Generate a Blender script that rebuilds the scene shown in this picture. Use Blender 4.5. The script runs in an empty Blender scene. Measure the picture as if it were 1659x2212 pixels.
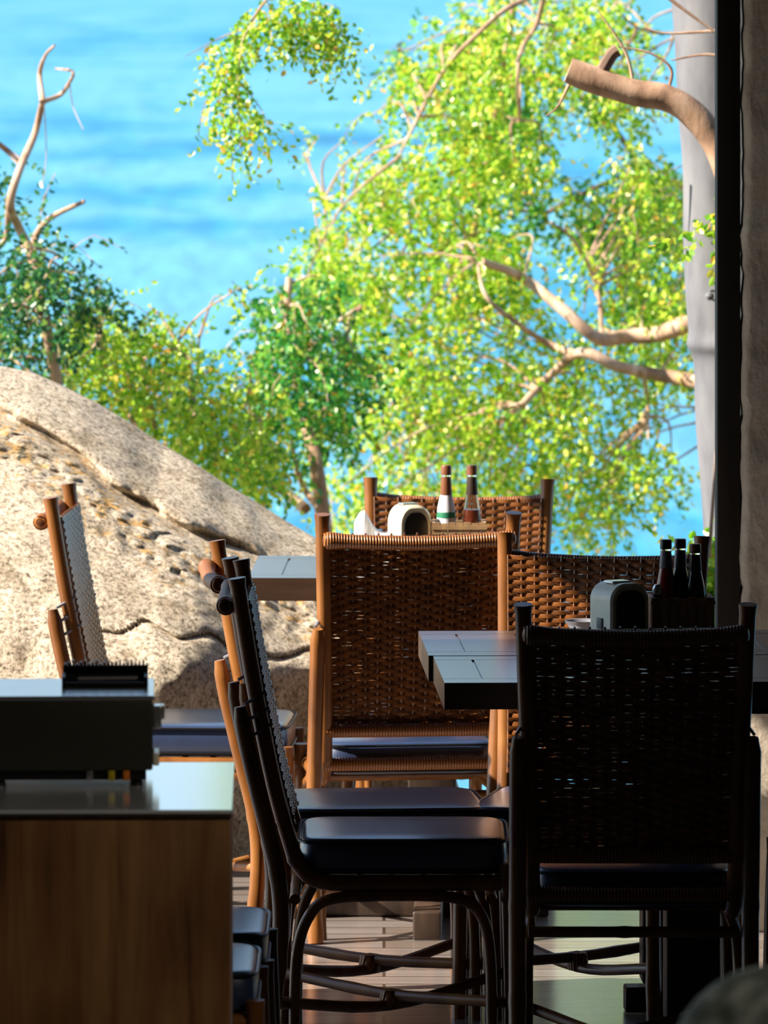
import bpy, math, random
from mathutils import Vector, Matrix, Quaternion, noise
random.seed(7)
R = math.radians
COL = bpy.context.scene.collection
SC = bpy.context.scene

# ------------------------------------------------------------ camera constants
F_PX, CX, YH, CAM_H = 15000.0, 829.5, -80.0, 2.4
def pt(x, y, Y):
    """world point seen at pixel (x, y) when it is Y metres away"""
    s = F_PX / Y
    return Vector(((x - CX) / s, Y, CAM_H - (y - YH) / s))

# ------------------------------------------------------------ materials
def new_mat(name):
    m = bpy.data.materials.new(name); m.use_nodes = True
    nt = m.node_tree; b = nt.nodes['Principled BSDF']
    return m, nt, b
def ramp(nt, stops, fac, interp='LINEAR'):
    r = nt.nodes.new('ShaderNodeValToRGB'); r.color_ramp.interpolation = interp
    els = r.color_ramp.elements
    while len(els) < len(stops): els.new(0.5)
    for e, (p, c) in zip(els, stops):
        e.position = p; e.color = (c[0], c[1], c[2], 1)
    nt.links.new(fac, r.inputs[0]); return r
def coords(nt, scale=(1, 1, 1), kind='Object'):
    t = nt.nodes.new('ShaderNodeTexCoord'); mp = nt.nodes.new('ShaderNodeMapping')
    mp.inputs['Scale'].default_value = scale
    nt.links.new(t.outputs[kind], mp.inputs[0]); return mp.outputs[0]
def noise_tex(nt, vec, scale, detail=4, rough=0.55, dist=0):
    n = nt.nodes.new('ShaderNodeTexNoise')
    n.inputs['Scale'].default_value = scale; n.inputs['Detail'].default_value = detail
    n.inputs['Roughness'].default_value = rough; n.inputs['Distortion'].default_value = dist
    nt.links.new(vec, n.inputs['Vector']); return n.outputs['Fac']
def bump(nt, b, h, strength=0.3, dist=0.01):
    n = nt.nodes.new('ShaderNodeBump'); n.inputs['Strength'].default_value = strength
    n.inputs['Distance'].default_value = dist
    nt.links.new(h, n.inputs['Height']); nt.links.new(n.outputs[0], b.inputs['Normal'])
def mat_noise(name, stops, scale=8, sc=(1, 1, 1), rough=0.5, metal=0, detail=4, bs=0.0, bd=0.005, spec=0.5, coat=0):
    m, nt, b = new_mat(name)
    v = coords(nt, sc); n = noise_tex(nt, v, scale, detail)
    r = ramp(nt, stops, n); nt.links.new(r.outputs[0], b.inputs['Base Color'])
    b.inputs['Roughness'].default_value = rough; b.inputs['Metallic'].default_value = metal
    b.inputs['Specular IOR Level'].default_value = spec
    b.inputs['Coat Weight'].default_value = coat; b.inputs['Coat Roughness'].default_value = 0.12
    if bs: bump(nt, b, n, bs, bd)
    return m
def mat_flat(name, c, rough=0.5, metal=0, spec=0.5):
    return mat_noise(name, [(0.3, [k * 0.9 for k in c]), (0.7, c)], 30, rough=rough, metal=metal, spec=spec)

M = {}
M['bamboo'] = mat_noise('bamboo', [(0.3, (.10, .034, .008)), (0.55, (.24, .09, .02)), (0.75, (.36, .155, .04))], 9, (1, 1, .35), rough=.34, bs=.15, bd=.002)
def mat_wrap():
    m, nt, b = new_mat('rattan_wrap')
    v = coords(nt); w = nt.nodes.new('ShaderNodeTexWave'); w.bands_direction = 'X'
    w.inputs['Scale'].default_value = 45; w.inputs['Distortion'].default_value = 1.2
    nt.links.new(v, w.inputs[0])
    r = ramp(nt, [(0.0, (.09, .026, .006)), (0.35, (.26, .085, .016)), (1, (.36, .135, .03))], w.outputs['Fac'])
    nt.links.new(r.outputs[0], b.inputs['Base Color']); b.inputs['Roughness'].default_value = .42
    bump(nt, b, w.outputs['Fac'], .6, .003); return m
M['wrap'] = mat_wrap()
M['weave'] = mat_noise('rattan_weave', [(0.3, (.07, .020, .003)), (0.6, (.21, .068, .010)), (0.8, (.33, .115, .018))], 26, (1, 1, 2.5), rough=.4, bs=.2, bd=.001, coat=.5)
M['leather'] = mat_noise('navy_leather', [(0.3, (.016, .032, .085)), (0.7, (.023, .044, .115))], 14, rough=.42, bs=.04, bd=.002, spec=.8, coat=1)
M['piping'] = mat_flat('black_piping', (.006, .006, .008), .4)
M['table'] = mat_noise('dark_table_wood', [(0.3, (.035, .018, .010)), (0.7, (.085, .042, .022))], 7, (.6, 9, 4), rough=.30, bs=.03, bd=.001, spec=1, coat=1)
M['table_leg'] = mat_noise('dark_leg_wood', [(0.3, (.025, .014, .009)), (0.7, (.06, .034, .02))], 7, (6, 6, .6), rough=.5)
def mat_counter():
    m, nt, b = new_mat('counter_boards')
    v = coords(nt, (7, 7, .55)); n1 = noise_tex(nt, v, 2.2, 6, .6, .6)
    v2 = coords(nt, (1, 1, .5)); n2 = noise_tex(nt, v2, 4.0, 3)
    r = ramp(nt, [(0.30, (.06, .02, .008)), (0.42, (.30, .14, .05)), (0.6, (.46, .24, .09)), (0.8, (.36, .17, .06))], n1)
    r2 = ramp(nt, [(0.3, (.45, .4, .35)), (0.6, (1, 1, 1))], n2)
    mx = nt.nodes.new('ShaderNodeMix'); mx.data_type = 'RGBA'; mx.blend_type = 'MULTIPLY'; mx.inputs[0].default_value = 1
    nt.links.new(r.outputs[0], mx.inputs[6]); nt.links.new(r2.outputs[0], mx.inputs[7])
    nt.links.new(mx.outputs[2], b.inputs['Base Color']); b.inputs['Roughness'].default_value = .45
    bump(nt, b, n1, .1, .002); return m
M['counter'] = mat_counter()
def coat(k, r): M[k].node_tree.nodes['Principled BSDF'].inputs['Coat Roughness'].default_value = r
M['laminate'] = mat_noise('pale_glossy_laminate', [(0.3, (.74, .80, .84)), (0.7, (.84, .88, .92))], 3, rough=.16, spec=1, coat=1)
coat('laminate', .14); coat('table', .32); coat('leather', .26)
M['olive'] = mat_noise('dark_olive_enamel', [(0.3, (.022, .023, .013)), (0.7, (.03, .03, .018))], 5, rough=.45)
M['steel'] = mat_noise('brushed_steel', [(0.3, (.5, .5, .5)), (0.7, (.65, .65, .65))], 6, (1, 20, 1), rough=.22, metal=.8)
M['black'] = mat_flat('black_plastic', (.008, .008, .009), .4)
M['cream'] = mat_flat('cream_plastic', (.82, .78, .60), .3)
M['white'] = mat_noise('white_paper', [(0.3, (.72, .72, .80)), (0.7, (.85, .84, .90))], 9, rough=.8)
M['caddy'] = mat_noise('caddy_wood', [(0.3, (.28, .17, .08)), (0.7, (.46, .29, .14))], 9, (6, 6, .7), rough=.55)
M['grey_ceramic'] = mat_flat('grey_ceramic', (.22, .22, .26), .3)
M['yellow'] = mat_flat('yellow_plastic', (.55, .42, .02), .4)
M['orange'] = mat_flat('orange_plastic', (.75, .22, .02), .4)
M['foil'] = mat_flat('brown_foil', (.20, .07, .03), .4)
M['green_print'] = mat_flat('green_label', (.02, .20, .10), .5)
M['red_sauce'] = mat_flat('red_sauce', (.42, .02, .012), .25)
M['brown_sauce'] = mat_flat('brown_sauce', (.20, .035, .012), .25)
M['dark_sauce'] = mat_flat('dark_sauce', (.02, .012, .01), .25)
def mat_glass():
    m, nt, b = new_mat('bottle_glass')
    b.inputs['Base Color'].default_value = (.80, .90, .86, 1)
    b.inputs['Transmission Weight'].default_value = 1; b.inputs['Roughness'].default_value = .03
    b.inputs['IOR'].default_value = 1.35; return m
M['glass'] = mat_glass()
def mat_floor():
    m, nt, b = new_mat('deck_boards')
    v = coords(nt)
    br = nt.nodes.new('ShaderNodeTexBrick'); br.offset = .37
    br.inputs['Scale'].default_value = 1; br.inputs['Brick Width'].default_value = 1.6; br.inputs['Row Height'].default_value = .12
    br.inputs['Mortar Size'].default_value = .004
    br.inputs['Color1'].default_value = (.29, .24, .21, 1); br.inputs['Color2'].default_value = (.38, .345, .33, 1)
    br.inputs['Mortar'].default_value = (.06, .04, .03, 1)
    nt.links.new(v, br.inputs[0])
    v2 = coords(nt, (1.2, 14, 1)); n = noise_tex(nt, v2, 3, 5)
    r = ramp(nt, [(0.3, (.62, .56, .52)), (0.7, (1, 1, 1))], n)
    mx = nt.nodes.new('ShaderNodeMix'); mx.data_type = 'RGBA'; mx.blend_type = 'MULTIPLY'; mx.inputs[0].default_value = 1
    nt.links.new(br.outputs[0], mx.inputs[6]); nt.links.new(r.outputs[0], mx.inputs[7])
    nt.links.new(mx.outputs[2], b.inputs['Base Color']); b.inputs['Roughness'].default_value = .35
    b.inputs['Coat Weight'].default_value = 1; b.inputs['Coat Roughness'].default_value = .16
    b.inputs['Specular IOR Level'].default_value = .6
    bump(nt, b, n, .15, .004); return m
M['floor'] = mat_floor()
def mat_rock():
    m, nt, b = new_mat('granite')
    v = coords(nt)
    fine = noise_tex(nt, v, 75, 5, .8)
    mid = noise_tex(nt, v, 7, 6, .65, .3)
    lich = noise_tex(nt, v, 22, 4, .7)
    r = ramp(nt, [(0.36, (.09, .075, .06)), (0.44, (.42, .36, .28)), (0.52, (.70, .62, .51)), (0.64, (.88, .80, .68))], fine)
    r2 = ramp(nt, [(0.30, (.50, .43, .34)), (0.52, (1, .96, .90)), (0.7, (.92, .86, .80))], mid)
    mx = nt.nodes.new('ShaderNodeMix'); mx.data_type = 'RGBA'; mx.blend_type = 'MULTIPLY'; mx.inputs[0].default_value = 1
    nt.links.new(r.outputs[0], mx.inputs[6]); nt.links.new(r2.outputs[0], mx.inputs[7])
    r3 = ramp(nt, [(0.50, (0, 0, 0)), (0.60, (1, 1, 1))], lich)
    mx2 = nt.nodes.new('ShaderNodeMix'); mx2.data_type = 'RGBA'
    # ochre and black lichen, strongest along the crack (stored on the mesh)
    at = nt.nodes.new('ShaderNodeAttribute'); at.attribute_name = 'lichen'
    mul = nt.nodes.new('ShaderNodeMath'); mul.operation = 'MULTIPLY'
    nt.links.new(r3.outputs[0], mul.inputs[0]); nt.links.new(at.outputs['Fac'], mul.inputs[1])
    nt.links.new(mul.outputs[0], mx2.inputs[0]); nt.links.new(mx.outputs[2], mx2.inputs[6])
    oc = ramp(nt, [(0.45, (.10, .09, .06)), (0.52, (.55, .33, .12))], noise_tex(nt, v, 40, 2))
    nt.links.new(oc.outputs[0], mx2.inputs[7])
    nt.links.new(mx2.outputs[2], b.inputs['Base Color']); b.inputs['Roughness'].default_value = .9
    b.inputs['Specular IOR Level'].default_value = .2
    ad = nt.nodes.new('ShaderNodeMath'); ad.operation = 'ADD'
    nt.links.new(fine, ad.inputs[0]); nt.links.new(mid, ad.inputs[1])
    bump(nt, b, ad.outputs[0], .7, .02); return m
M['rock'] = mat_rock()
M['stone'] = mat_noise('mottled_green_grey_stone', [(0.35, (.05, .065, .055)), (0.5, (.12, .15, .135)), (0.68, (.30, .35, .32))], 26, rough=.75, detail=6, bs=.4, bd=.006)
M['plaster'] = mat_noise('rough_plaster', [(0.3, (.26, .22, .17)), (0.5, (.42, .36, .29)), (0.7, (.52, .46, .38))], 9, (1, 1, .8), rough=.9, detail=8, bs=.9, bd=.02)
M['dark_post'] = mat_noise('black_stained_timber', [(0.3, (.008, .006, .004)), (0.7, (.02, .014, .01))], 6, (6, 6, .5), rough=.7)
M['wall'] = mat_noise('dark_wall_paint', [(0.3, (.03, .024, .018)), (0.7, (.045, .038, .03))], 3, rough=.9)
M['ceiling'] = mat_noise('thatch_ceiling', [(0.3, (.02, .015, .01)), (0.7, (.05, .035, .022))], 20, (1, 8, 1), rough=.95)
M['bark'] = mat_noise('warm_bark', [(0.3, (.22, .12, .075)), (0.5, (.45, .28, .18)), (0.7, (.62, .44, .32))], 14, (1, 1, .5), rough=.85, detail=6, bs=.5, bd=.01)
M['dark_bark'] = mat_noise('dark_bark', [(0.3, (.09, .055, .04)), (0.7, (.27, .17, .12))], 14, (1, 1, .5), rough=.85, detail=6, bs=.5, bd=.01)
M['palm'] = mat_noise('pale_grey_trunk', [(0.3, (.10, .10, .115)), (0.5, (.155, .158, .175)), (0.7, (.20, .20, .21))], 5, (2, 2, .7), rough=.85, detail=7, bs=.3, bd=.01)
M['soil'] = mat_noise('dry_soil', [(0.3, (.10, .08, .04)), (0.7, (.22, .19, .09))], 3, rough=.95)
def mat_leaf(name, stops):
    m, nt, b = new_mat(name); nt.nodes.remove(b)
    g = nt.nodes.new('ShaderNodeNewGeometry')
    r = ramp(nt, stops, g.outputs['Random Per Island'])
    d = nt.nodes.new('ShaderNodeBsdfDiffuse'); t = nt.nodes.new('ShaderNodeBsdfTranslucent')
    gl = nt.nodes.new('ShaderNodeBsdfGlossy'); gl.inputs['Roughness'].default_value = .35
    gl.inputs['Color'].default_value = (.9, .9, .9, 1)
    for n in (d, t): nt.links.new(r.outputs[0], n.inputs['Color'])
    m1 = nt.nodes.new('ShaderNodeMixShader'); m1.inputs[0].default_value = .45
    m2 = nt.nodes.new('ShaderNodeMixShader'); m2.inputs[0].default_value = .04
    nt.links.new(d.outputs[0], m1.inputs[1]); nt.links.new(t.outputs[0], m1.inputs[2])
    nt.links.new(m1.outputs[0], m2.inputs[1]); nt.links.new(gl.outputs[0], m2.inputs[2])
    nt.links.new(m2.outputs[0], nt.nodes['Material Output'].inputs[0]); return m
M['leaf_lime'] = mat_leaf('lime_leaves', [(0, (.07, .26, .012)), (.3, (.22, .50, .02)), (.6, (.50, .72, .04)), (.9, (.75, .80, .09)), (1, (.75, .38, .05))])
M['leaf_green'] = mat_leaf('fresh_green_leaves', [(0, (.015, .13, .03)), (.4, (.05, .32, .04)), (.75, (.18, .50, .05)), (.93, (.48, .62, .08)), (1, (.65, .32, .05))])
M['leaf_dark'] = mat_leaf('dark_green_leaves', [(0, (.01, .07, .03)), (.5, (.025, .17, .05)), (.85, (.12, .34, .05)), (1, (.40, .46, .07))])
def mat_sea():
    m, nt, b = new_mat('sea_water')
    v = coords(nt, (.05, .022, 1)); n1 = noise_tex(nt, v, 1.0, 5, .6)
    v2 = coords(nt, (.35, .09, 1)); n2 = noise_tex(nt, v2, 1.0, 4, .6)
    v3 = coords(nt, (.012, .006, 1)); n3 = noise_tex(nt, v3, 1.3, 2, .5)
    a = nt.nodes.new('ShaderNodeMath'); a.operation = 'MULTIPLY_ADD'; a.inputs[1].default_value = .45
    nt.links.new(n2, a.inputs[0]); nt.links.new(n1, a.inputs[2])
    a2 = nt.nodes.new('ShaderNodeMath'); a2.operation = 'MULTIPLY_ADD'; a2.inputs[1].default_value = .5
    nt.links.new(n3, a2.inputs[0]); nt.links.new(a.outputs[0], a2.inputs[2])
    r = ramp(nt, [(0.74, (.003, .13, .27)), (0.88, (.012, .21, .37)), (1.0, (.08, .29, .43))], a2.outputs[0])
    sub = nt.nodes.new('ShaderNodeMath'); sub.operation = 'SUBTRACT'; sub.inputs[1].default_value = .0
    nt.links.new(a2.outputs[0], sub.inputs[0])
    nt.links.new(r.outputs[0], b.inputs['Base Color'])
    b.inputs['Roughness'].default_value = .42; b.inputs['IOR'].default_value = 1.33
    b.inputs['Specular IOR Level'].default_value = .35
    bump(nt, b, a.outputs[0], .8, 2.0); return m
M['sea'] = mat_sea()

# ------------------------------------------------------------ mesh helpers
class MB:
    def __init__(s): s.v = []; s.f = []
    def add(s, vs, fs):
        o = len(s.v); s.v += [tuple(v) for v in vs]; s.f += [tuple(i + o for i in f) for f in fs]
    def box(s, a, b, bev=0.0):
        x0, y0, z0 = a; x1, y1, z1 = b
        if bev <= 0:
            s.add([(x0, y0, z0), (x1, y0, z0), (x1, y1, z0), (x0, y1, z0), (x0, y0, z1), (x1, y0, z1), (x1, y1, z1), (x0, y1, z1)],
                  [(0, 3, 2, 1), (4, 5, 6, 7), (0, 1, 5, 4), (1, 2, 6, 5), (2, 3, 7, 6), (3, 0, 4, 7)]); return
        # rounded box: stacked loops in z
        def loop(ins, z):
            out = []; r = bev; cs = [(x1 - r, y1 - r, 0), (x0 + r, y1 - r, 90), (x0 + r, y0 + r, 180), (x1 - r, y0 + r, 270)]
            for cx, cy, a0 in cs:
                for k in range(4):
                    t = R(a0 + k * 30); rr = max(r - ins, 0.0)
                    out.append((cx + rr * math.cos(t), cy + rr * math.sin(t), z))
            return out
        rings = []
        for k in range(4):
            t = R(k * 30); rings.append(loop(bev * (1 - math.sin(t)), z0 + bev * (1 - math.cos(t))))
        for k in range(3, -1, -1):
            t = R(k * 30); rings.append(loop(bev * (1 - math.sin(t)), z1 - bev * (1 - math.cos(t))))
        s.loft(rings)
    def loft(s, rings, caps=True):
        n = len(rings[0]); vs = [v for r in rings for v in r]; fs = []
        for i in range(len(rings) - 1):
            for k in range(n):
                k2 = (k + 1) % n
                fs.append((i * n + k, i * n + k2, (i + 1) * n + k2, (i + 1) * n + k))
        if caps:
            fs.append(tuple(reversed(range(n)))); fs.append(tuple((len(rings) - 1) * n + k for k in range(n)))
        s.add(vs, fs)
    def lathe(s, prof, c=(0, 0, 0), n=24):
        s.loft([[(c[0] + max(r, 1e-4) * math.cos(2 * math.pi * k / n), c[1] + max(r, 1e-4) * math.sin(2 * math.pi * k / n), c[2] + z) for k in range(n)] for r, z in prof])
    def tube(s, pts, r, n=10, nodes=0, smooth=6, rf=None):
        P = catmull(pts, smooth) if smooth > 1 and len(pts) > 2 else subdiv(pts, 10)
        T = []
        for i in range(len(P)):
            d = P[min(i + 1, len(P) - 1)] - P[max(i - 1, 0)]; T.append(d.normalized())
        up = Vector((0, 0, 1)) if abs(T[0].z) < .9 else Vector((0, 1, 0))
        N = (up - T[0] * up.dot(T[0])).normalized()
        L = 0; rings = []; total = sum((P[i + 1] - P[i]).length for i in range(len(P) - 1))
        for i, p in enumerate(P):
            if i:
                q = T[i - 1].rotation_difference(T[i]); N = q @ N; L += (P[i] - P[i - 1]).length
            B = T[i].cross(N); u = L / total
            rr = rf(u) if rf else r
            if nodes:
                k = (L / nodes) % 1.0; kk = min(k, 1 - k) * nodes
                rr *= 1 + .14 * math.exp(-(kk / .007) ** 2)
            rings.append([p + (N * math.cos(a) + B * math.sin(a)) * rr for a in [2 * math.pi * j / n for j in range(n)]])
        s.loft(rings)
    def build(s, name, mat, parent=None, smooth=True, **tags):
        me = bpy.data.meshes.new(name); me.from_pydata([tuple(v) for v in s.v], [], s.f); me.update()
        me.materials.append(mat)
        if smooth:
            me.polygons.foreach_set('use_smooth', [True] * len(me.polygons))
            me.set_sharp_from_angle(angle=R(38))
            for p in me.polygons:
                if len(p.vertices) > 8: p.use_smooth = False
        o = bpy.data.objects.new(name, me); COL.objects.link(o)
        if parent: o.parent = parent
        for k, v in tags.items(): o[k] = v
        return o
def catmull(pts, n):
    P = [Vector(p) for p in pts]; P = [P[0] * 2 - P[1]] + P + [P[-1] * 2 - P[-2]]; out = []
    for i in range(1, len(P) - 2):
        a, b, c, d = P[i - 1:i + 3]
        for k in range(n):
            t = k / n
            out.append(.5 * ((2 * b) + (c - a) * t + (2 * a - 5 * b + 4 * c - d) * t * t + (3 * b - a - 3 * c + d) * t ** 3))
    out.append(P[-2]); return out
def subdiv(pts, n):
    P = [Vector(p) for p in pts]; out = []
    for a, b in zip(P, P[1:]):
        m = max(2, int((b - a).length / .012)) if (b - a).length < 2 else n
        out += [a.lerp(b, k / m) for k in range(m)]
    out.append(P[-1]); return out
def thing(name, label, cat, loc=(0, 0, 0), rz=0, group=None, scale=(1, 1, 1)):
    o = bpy.data.objects.new(name, None); COL.objects.link(o)
    o.location = loc; o.rotation_euler = (0, 0, R(rz)); o.scale = scale; o.empty_display_size = .1
    o['label'] = label; o['category'] = cat
    if group: o['group'] = group
    return o
def dup(root, label, loc, rz=0, group=None, scale=(1, 1, 1)):
    r = root.copy(); COL.objects.link(r); r.location = loc; r.rotation_euler = (0, 0, R(rz)); r.scale = scale; r['label'] = label
    if group: r['group'] = group
    for ch in list(root.children):
        c = ch.copy(); COL.objects.link(c); c.parent = r
        for g in list(ch.children):
            d = g.copy(); COL.objects.link(d); d.parent = c
    return r

# ------------------------------------------------------------ rattan chair
# local frame: x lateral, y towards the seat front, origin on the floor under the seat's back edge
POST = [(-.137, 1.055), (-.118, .93), (-.092, .78), (-.055, .60), (-.022, .48), (.0, .425), (.05, .388)]
def yb(z):
    for (y0, z0), (y1, z1) in zip(POST, POST[1:]):
        if z <= z0 and z >= z1: return y0 + (y1 - y0) * (z0 - z) / (z0 - z1)
    return POST[0][0]
def hw(z): return .214 + (.236 - .214) * max(0, min(1, (z - .45) / .6))
def make_chair(label, loc, rz):
    t = thing('rattan_chair', label, 'chair', loc, rz, 'rattan dining chairs')
    for s in (-1, 1):
        m = MB(); pts = [(s * hw(z), y, z) for y, z in POST] + [(s * .212, .20, .385), (s * .208, .44, .385)]
        m.tube(pts, .0175, 12, .21); m.build('back_post', M['bamboo'], t)
        m = MB()
        prof = [(-.130, .775), (-.112, .68), (-.076, .53), (-.048, .41), (-.040, .30), (-.052, .16), (-.082, 0)]
        off = .236 + .006
        m.tube([(s * (off + .004), y, z) for y, z in prof], .0185, 12, .19, rf=lambda u: .0185 if u > .03 else .011 + .22 * u)
        m.build('rear_leg', M['bamboo'], t)
        m = MB()
        for k in range(3):
            z = .79 - k * .035; y = yb(z)
            m.tube([(s * (hw(z) + .003), y + .020, z + .016), (s * (off + .008), y - .026, z - .010)], .0038, 6, 0, 1)
        m.build('binding_peg', M['grey_ceramic'], t, label='short binding pegs, pale tone painted for sky glints')  # pale grey on the pegs stands in for slits of reflected sky
        m = MB(); m.tube([(s * .222, .455, .430), (s * .222, .462, .25), (s * .224, .468, 0)], .0165, 12, .17); m.build('front_leg', M['bamboo'], t)
        m = MB(); m.tube([(s * .224, -.012, .0), (s * .224, -.006, .22), (s * .222, .022, .315), (s * .218, .075, .352), (s * .215, .22, .358), (s * .215, .345, .352), (s * .218, .398, .315), (s * .221, .418, .22), (s * .223, .422, 0)], .0125, 10, .23)
        m.build('arch_brace', M['bamboo'], t)
    def rail(z, y, r, sag, bow, mat, name, w=None, nodes=0):
        w = w or hw(z); m = MB()
        m.tube([(-w, y, z), (-w * .5, y - bow * .75, z - sag * .75), (0, y - bow, z - sag), (w * .5, y - bow * .75, z - sag * .75), (w, y, z)], r, 12, nodes)
        return m.build(name, mat, t)
    # top rail: its rounded ends stick out behind the posts
    m = MB(); w = .238; y = yb(.993) - .034
    m.tube([(-w, y, .993), (-w + .005, y, .993), (-w + .02, y, .993), (-w * .5, y - .004, .988), (0, y - .006, .985), (w * .5, y - .004, .988), (w - .02, y, .993), (w - .005, y, .993), (w, y, .993)], .0185, 16, 0,
           rf=lambda u: (.0175 + .006 * max(0, 1 - min(u, 1 - u) / .12)) * (math.sqrt(max(.02, 1 - (1 - min(1, min(u, 1 - u) * .476 / .018)) ** 2))))
    m.build('top_rail', M['wrap'], t)
    rail(.515, yb(.515) - .004, .0165, .0, .004, M['wrap'], 'lower_back_rail')
    rail(.430, yb(.430) - .004, .0165, .0, .004, M['wrap'], 'seat_back_rail')
    rail(.385, .440, .0155, .0, -.006, M['bamboo'], 'front_rail', .214, .2)
    rail(.350, .420, .012, .0, .0, M['bamboo'], 'front_brace', .216, .2)
    rail(.350, -.010, .012, .0, .0, M['bamboo'], 'rear_brace', .222, .2)
    m = MB()
    for k in range(6):
        y = .06 + k * .07; m.tube([(-.208, y, .394), (.208, y, .394)], .008, 8, 0, 1)
    m.build('seat_slats', M['bamboo'], t)
    for s in (-1, 1):
        m = MB(); m.tube([(-s * .228, -.045, .125), (0, .20, .098 + .012 * s), (s * .222, .455, .125)], .0125, 10, .22); m.build('cross_stretcher', M['bamboo'], t)
    m = MB(); m.lathe([(.0, -.024), (.022, -.020), (.026, 0), (.022, .020), (.0, .024)], (0, .2, .10), 14); m.build('stretcher_binding', M['wrap'], t)
    # wicker back: stakes with strands passing alternately before and behind them
    m = MB(); z0, z1 = .505, 1.006; ns = 14; rows = 52
    def surf(u, z, d):
        w = hw(z) - .012; x = -w + 2 * w * u
        return Vector((x, yb(z) + .019 - .007 * (1 - (2 * u - 1) ** 2) + d, z))
    for i in range(ns + 1):
        u = i / ns; P = [surf(u, z0 + (z1 - z0) * k / 12, 0) for k in range(13)]
        m.tube(P, .0028, 6, 0, 1)
    for j in range(rows):
        z = z0 + (z1 - z0) * (j + .5) / rows; h = .00520 + .0002 * random.uniform(-1, 1); rings = []
        hole = [random.random() for _ in range(ns + 1)]
        jit = [random.uniform(-.0006, .0006) for _ in range(ns + 1)]
        for k in range(ns * 4 + 1):
            u = k / (ns * 4); ph = math.cos(math.pi * u * ns + math.pi * j)
            p = surf(u, z + jit[k // 4] - .006 * (1 - (2 * u - 1) ** 2) * ((z - z0) / (z1 - z0)) ** 4, .0036 * ph); hh = h * (1 - .10 * (1 - abs(ph))) * (1 if (k % 4 in (0, 1) or hole[k // 4] < .95) else .72)
            rings.append([p + Vector((0, -.0010, -hh)), p + Vector((0, .0010, -hh)), p + Vector((0, .0018, 0)), p + Vector((0, .0010, hh)), p + Vector((0, -.0010, hh)), p + Vector((0, -.0018, 0))])
        m.loft(rings)
    m.build('woven_back', M['weave'], t)
    # cushion, softly crowned
    m = MB(); rings = []; N = 40
    def sup(a, A, B, e=.22):
        c, s_ = math.cos(a), math.sin(a)
        return (A * math.copysign(abs(c) ** e, c), B * math.copysign(abs(s_) ** e, s_))
    for z, k in ((.402, .955), (.404, .985), (.410, 1.0), (.44, 1.008), (.466, 1.0), (.474, .985), (.479, .955), (.4805, .93), (.481, .5), (.481, .1)):
        rings.append([(sup(2 * math.pi * i / N, .210 * k, 1)[0], .228 + sup(2 * math.pi * i / N, 1, .228 * k)[1], z) for i in range(N)])
    m.loft(rings); cu = m.build('cushion', M['leather'], t)
    for z in (.411, .473):
        m = MB(); P = [Vector((sup(2 * math.pi * i / 48, .213, 1)[0], .228 + sup(2 * math.pi * i / 48, 1, .231)[1], z)) for i in range(49)]
        m.tube(P, .0032, 6, 0, 1); m.build('piping', M['piping'], cu)
    return t
ch = make_chair('dark rattan chair seen from behind, nearest on the right in front of the table', (.5275, 14.70, 0), 0)
dup(ch, 'rattan chair seen from behind with orange lit top rail, in the middle of the picture', (.067, 17.10, 0), 7)
dup(ch, 'farthest rattan chair, facing the camera behind the table with the green labelled bottle', (.182, 18.26, 0), 173, scale=(1, 1, .98))
dup(ch, 'rattan chair with sunlit diagonal patch on its weave, behind the right hand tables', (.487, 16.20, 0), 168)
dup(ch, 'rattan chair in side view, nearer of the two at the left table ends', (-.185, 15.42, 0), -90)
dup(ch, 'rattan chair in side view with orange lit rear leg, behind the nearer side view chair', (-.232, 15.95, 0), -85)
dup(ch, 'rattan chair with blue lit cushion standing alone before the boulder at left', (-.69, 17.69, 0), -93)
dup(ch, 'rattan chair mostly hidden by the wooden counter, farther of two blue cushions there', (-.69, 13.94, 0), -90)
dup(ch, 'rattan chair mostly hidden by the wooden counter, nearer of two dark cushions there', (-.70, 13.41, 0), -90)
dup(ch, 'rattan chair cut by the right picture edge, facing left to the tables', (1.335, 15.42, 0), 90)

# ------------------------------------------------------------ tables
TZ = .845
def make_table(label, corner, w, d, rz, col, base_f, base_b, span=.30, group=None):
    """corner = front left corner of the top on the floor plan"""
    t = thing('dining_table', label, 'table', (corner[0], corner[1], 0), rz, group)
    m = MB(); g = .004; b = .085; z0, z1 = TZ - .058, TZ
    m.box((0.006, 0.006, z0), (w - .006, d - .006, z1 - .004))
    m.box((0, 0, z0), (w, b - g, z1)); m.box((0, d - b + g, z0), (w, d, z1))
    m.box((0, b, z0), (b - g, d - b, z1)); m.box((w - b + g, b, z0), (w, d - b, z1))
    n = max(3, int((w - 2 * b) / .12)); st = (w - 2 * b) / n
    for i in range(n):
        m.box((b + i * st + g * .5, b, z1 - .01), (b + (i + 1) * st - g * .5, d - b, z1 - .0004 * (i % 2)))
    m.build('tabletop', M['table'], t, smooth=False)
    m = MB(); m.box((col - .062, d / 2 - .05, .07), (col + .062, d / 2 + .05, z0), .006); m.build('column', M['table_leg'], t)
    m = MB(); m.box((col - .035, base_f, 0), (col + .035, base_b, .07), .005); m.build('foot_beam', M['table_leg'], t)
    yb_ = min(d / 2, base_f + .45)
    m = MB(); m.box((col - span, yb_ - .035, .002), (col + span, yb_ + .035, .060), .005); m.build('foot_beam', M['table_leg'], t)
    m = MB(); m.box((col - .16, d / 2 - .12, z0 - .03), (col + .16, d / 2 + .12, z0)); m.build('top_plate', M['table_leg'], t)
    return t
make_table('nearer of two dark wooden tables at right, pale sky on its corner', (.1305, 15.0, 0), 1.12, .575, 2, .56, .12, .50, .10)
make_table('dark wooden table behind the nearer right one, carrying a bottle caddy', (.1000, 15.59, 0), 1.12, .575, 2, .56, .12, .50, .10)
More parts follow.
